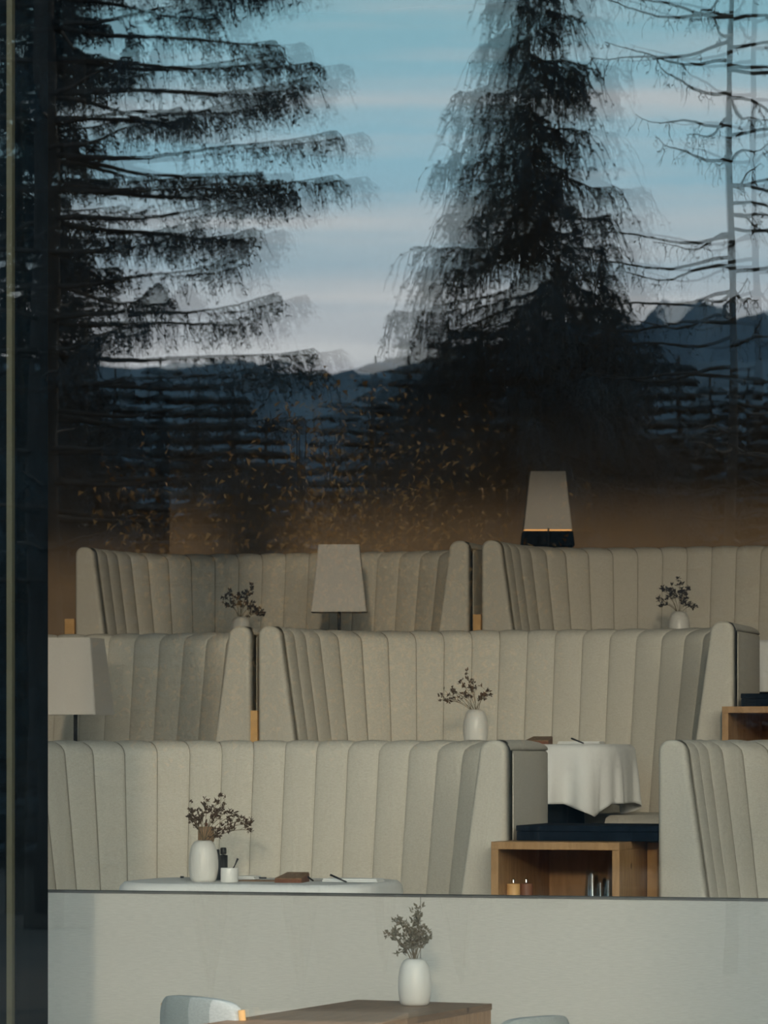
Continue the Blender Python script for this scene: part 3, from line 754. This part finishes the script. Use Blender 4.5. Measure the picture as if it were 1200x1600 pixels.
def conifer(name, loc, ztop, zlow, lenf, step, nper, twigs, tl, droop, trunk_r, label, seed, needles=3, curl=.2, fol=M['needle'], cat='tree', group='conifers mirrored in the window', wid=.008, azf=None, nl=.05, tip=1.0, lmin=.65, jit=.3):
    """a conifer: trunk, horizontal branches, hanging twigs with short needles. lenf(z) = reach at that height"""
    rnd = random.Random(seed); r = empty(name, loc); zt = ztop
    MB().tube([(0.02*sin(k*1.3), .02*cos(k*1.7), zt*k/12) for k in range(13)], [trunk_r*(1-.8*k/12) for k in range(13)], 10).build('trunk', M['bark'], r, True)
    bv = MB(); v = []; f = []
    z = zlow
    while z < zt-.1:
        for b in range(nper):
            az = rnd.uniform(0, 2*pi) if azf is None else azf(rnd, b)
            zz = z+rnd.uniform(-jit, jit)*step; L = lenf(zz)*rnd.uniform(lmin, 1.1)
            if L < .05: continue
            pts = []; n = 9; wob = rnd.uniform(0, 6); bend = rnd.uniform(-.25, .25)
            for k in range(n):
                t = k/(n-1); a2 = az+bend*t
                pts.append((cos(a2)*L*t+.03*sin(wob+5*t)*t, sin(a2)*L*t+.03*cos(wob+4*t)*t, zz-droop*L*(t**1.3)+curl*L*t**3+.025*sin(wob+9*t)))
            bv.tube(pts, [max(.003, (.017+.003*L)*(1-.85*k/(n-1)))*(trunk_r/.12)**.3 for k in range(n)], 5)
            for q in range(int(twigs*L)):
                t = rnd.random()**(.7/tip); i = min(int(t*(n-1)), n-2); u = t*(n-1)-i
                p = [pts[i][m]*(1-u)+pts[i+1][m]*u for m in range(3)]
                ln = tl*rnd.uniform(.3, 1.1)*(1.1-.5*abs(t-.6)); dx, dy = rnd.uniform(-.5, .5)*ln+cos(az)*ln*.35, rnd.uniform(-.5, .5)*ln+sin(az)*ln*.35
                tw = []
                for k in range(5):
                    s_ = k/4; tw.append((p[0]+dx*s_**.6+.012*sin(7*s_+q), p[1]+dy*s_**.6+.012*cos(6*s_+q), p[2]-ln*s_**1.4))
                ribbon(v, f, tw, wid, wid*.45, rnd)
                for k in range(needles):
                    s_ = rnd.random()*3.99; i2 = int(s_); u2 = s_-i2
                    needle(v, f, tuple(tw[i2][m]*(1-u2)+tw[i2+1][m]*u2 for m in range(3)), nl*rnd.uniform(.5, 1.3), nl*.35, rnd)
        z += step
    bv.build('branches', M['bark'], r, True)
    o = obj('foliage', v, f, fol, r); o['kind'] = 'stuff'
    tag(r, label, cat, group); return r
def base(px, D): p = MIR(px, 1168, D); return (p.x, p.y, ZG)
# the big spruce mirrored on the left
def toright(rnd, b): return R(-17)+rnd.gauss(0, .75) if b % 3 else rnd.uniform(0, 6.28)
conifer('spruce_tree', base(70, 34), 13.5, 3.2, lambda z: 2.45+.12*sin(z*2) if z < 10 else 2.45-.6*(z-10), .30, 4, 46, .30, .05, .20,
        'large spruce with long level branches, mirrored at left in the window', 41, needles=5, curl=.10, wid=.004, nl=.05, azf=toright, tip=2.8, lmin=.8, jit=.10)
conifer('spruce_tree', base(25, 37), 12.8, 2.0, lambda z: 1.0, .20, 7, 60, .30, .25, .12,
        'narrow dense spruce mirrored at left, just behind the large spruce trunk', 48, needles=8, curl=.10, wid=.006, nl=.055)
conifer('spruce_tree', base(-90, 40), 12.5, 3.2, lambda z: 2.2, .30, 5, 34, .22, .10, .18,
        'spruce mirrored at the far left edge, beyond the large spruce', 47, needles=6, curl=.10, wid=.006, nl=.05, azf=toright, tip=1.5)
# the drooping larch in the middle
conifer('larch_tree', base(822, 38), 12.5, 1.5, lambda z: min(2.3, max(.40, .45+.31*(9.3-z))), .22, 6, 75, .50, .42, .13,
        'larch with hanging twigs, mirrored at the centre of the window', 42, needles=7, curl=.22, wid=.006, nl=.05)
conifer('larch_tree', base(655, 46), 6.9, .6, lambda z: max(.1, .42*(7.0-z)), .25, 6, 60, .45, .40, .10,
        'shorter larch mirrored left of the central larch', 43, needles=5, curl=.2, wid=.007)
conifer('larch_tree', base(940, 44), 7.6, .6, lambda z: max(.1, .33*(7.7-z)), .25, 5, 50, .45, .35, .10,
        'shorter larch mirrored right of the central larch', 44, needles=4, curl=.2, wid=.007)
# sparse bare larch on the right
conifer('bare_larch_tree', base(1142, 27), 9.0, 2.0, lambda z: 1.15+.25*sin(z*3), .20, 3, 14, .16, .10, .050,
        'nearly bare larch with thin arching branches, mirrored at right in the window', 45, needles=2, curl=.16, wid=.0035, nl=.03)
# dense firs further back
def fir(name, label, h, Rr, seed):
    rnd = random.Random(seed); r = empty(name); v = []; f = []
    MB().tube([(0, 0, 0), (0, 0, h*.98)], [.16, .02], 8).build('trunk', M['bark'], r)
    lv = 34
    for j in range(lv):
        z = h*(.06+.93*j/lv); L = Rr*(1-j/lv)**.8
        for b in range(13):
            az = rnd.uniform(0, 2*pi); l = L*rnd.uniform(.6, 1.15)+.08; n = 5
            for side in (-1, 1):
                for k in range(n*3):
                    t = (k+rnd.random())/(n*3); p = (cos(az)*l*t, sin(az)*l*t, z-.25*l*t+.12*l*t*t)
                    w = .30*l*(1-t*.7)+.10; a2 = az+side*rnd.uniform(.5, 1.2)
                    q = (p[0]+cos(a2)*w, p[1]+sin(a2)*w, p[2]-rnd.uniform(.05, .45)*w-.05); i = len(v)
                    e = .05+.05*rnd.random()
                    v += [p, q, (p[0]+cos(az)*e*1.6, p[1]+sin(az)*e*1.6, p[2]-e)]; f.append((i, i+1, i+2))
    o = obj('foliage', v, f, M['needle'], r); o['kind'] = 'stuff'; tag(r, label, 'tree', 'dark firs mirrored as a forest edge'); return r
firA = fir('fir_tree', 'dark fir in the mirrored forest edge', 9, 2.4, 5)
firB = fir('fir_tree', 'dark fir in the mirrored forest edge', 8, 2.0, 6)
spots = [(-120, 500), (-40, 470), (40, 520), (110, 545), (180, 560), (250, 545), (310, 570), (365, 590), (415, 640), (470, 690), (530, 600), (585, 540), (650, 500), (700, 485), (752, 478), (800, 482), (850, 478), (900, 500), (955, 515),
         (1010, 560), (1060, 540), (1110, 575), (1170, 560), (1230, 545), (1300, 530)]
zones = [(115, 'firs mirrored beside and behind the large spruce trunk'), (330, 'firs mirrored under the long branches of the large spruce'), (600, 'low firs mirrored below the bright gap of sky'),
         (870, 'tall firs mirrored behind the central larch'), (1080, 'firs mirrored between the two larches at right'), (9999, 'firs mirrored behind the bare larch')]
zi = [next(k for k, z in enumerate(zones) if px < z[0]) for px, _ in spots]
WORDS = {3: ['leftmost', 'middle', 'rightmost'], 4: ['leftmost', 'second from the left', 'second from the right', 'rightmost'], 5: ['leftmost', 'second from the left', 'middle', 'second from the right', 'rightmost'],
         6: ['leftmost', 'second from the left', 'third from the left', 'third from the right', 'second from the right', 'rightmost']}
rnd = random.Random(3)
for i, (px, py) in enumerate(spots):
    src = (firA, firB)[i % 2]; o = src if i < 2 else copy_tree(src)
    D = 58+rnd.uniform(-6, 10); top = ZP(py, D); hh = 9 if i % 2 == 0 else 8
    o.location = base(px, D); s = (top-ZG)/hh; o.scale = (s*1.15, s*1.15, s); o.rotation_euler[2] = rnd.uniform(0, 6.28)
    o['label'] = WORDS[zi.count(zi[i])][zi[:i].count(zi[i])]+' of the '+zones[zi[i]][1]
# autumn shrubs low in front of the firs
def shrub(px, D, hgt, rad, label, seed, m, n=900):
    rnd = random.Random(seed); r = empty('shrub', base(px, D)); st = MB(); v = []; f = []
    for k in range(26):
        a = rnd.uniform(0, 6.28); e = (cos(a)*rad*rnd.random(), sin(a)*rad*rnd.random(), hgt*rnd.uniform(.55, 1))
        mid = (e[0]*.4, e[1]*.4, e[2]*.6); st.tube([(0, 0, 0), mid, e], [.012, .007, .003], 4)
        for q in range(n//26):
            t = rnd.uniform(.3, 1.05); p = tuple(mid[m_]+(e[m_]-mid[m_])*t+rnd.uniform(-.12, .12) for m_ in range(3)); needle(v, f, p, .055, .03, rnd)
    st.build('stems', M['bark'], r); o = obj('foliage', v, f, m, r); o['kind'] = 'stuff'
    tag(r, label, 'shrub', 'autumn shrubs mirrored in the window')
for i, (px, D, h_, rd) in enumerate(((330, 24, 3.6, 1.0), (470, 25, 3.9, 1.0), (600, 27, 4.4, 1.2), (720, 26, 4.0, 1.0))):
    shrub(px, D, h_, rd, ('sparse orange-leaved shrub mirrored leftmost, above the left back-row booth', 'orange-leaved shrub mirrored just left of the plain lamp', 'tallest orange-leaved shrub, mirrored right of the plain lamp', 'orange-leaved shrub mirrored just left of the black-banded lamp')[i], 60+i, M['autumn'], 1100)
# added shadow blocker, unseen behind the camera: it shades the right end of the low wall
def shade_post(pxa, pxb, row_y, dback, top_at, label):
    """an added blocker standing dback metres up-sun of the wall strip pxa..pxb; top_at = height of its shadow on plane row_y"""
    for_y = row_y-dback*cos(AZ)
    sh = dback*sin(AZ); x0_ = XP(pxa, row_y)+sh; x1_ = XP(pxb, row_y)+sh; h = top_at+dback*math.tan(EL)
    r = empty('shadow_blocker', ((x0_+x1_)/2, for_y, ZG)); hw = (x1_-x0_)/2
    MB().box(-hw, hw, -.25, .25, 0, h-ZG-.08).build('blocker_shaft', M['concrete'], r, bevel=.01)
    MB().box(-hw-.02, hw+.02, -.28, .28, h-ZG-.08, h-ZG).build('blocker_cap', M['concrete'], r, bevel=.01)
    tag(r, label, 'shadow blocker', None)
shade_post(1085, 1330, 13.3, 16.5, 1.42, 'added unseen shadow blocker outdoors, dimming the right end of the low wall')
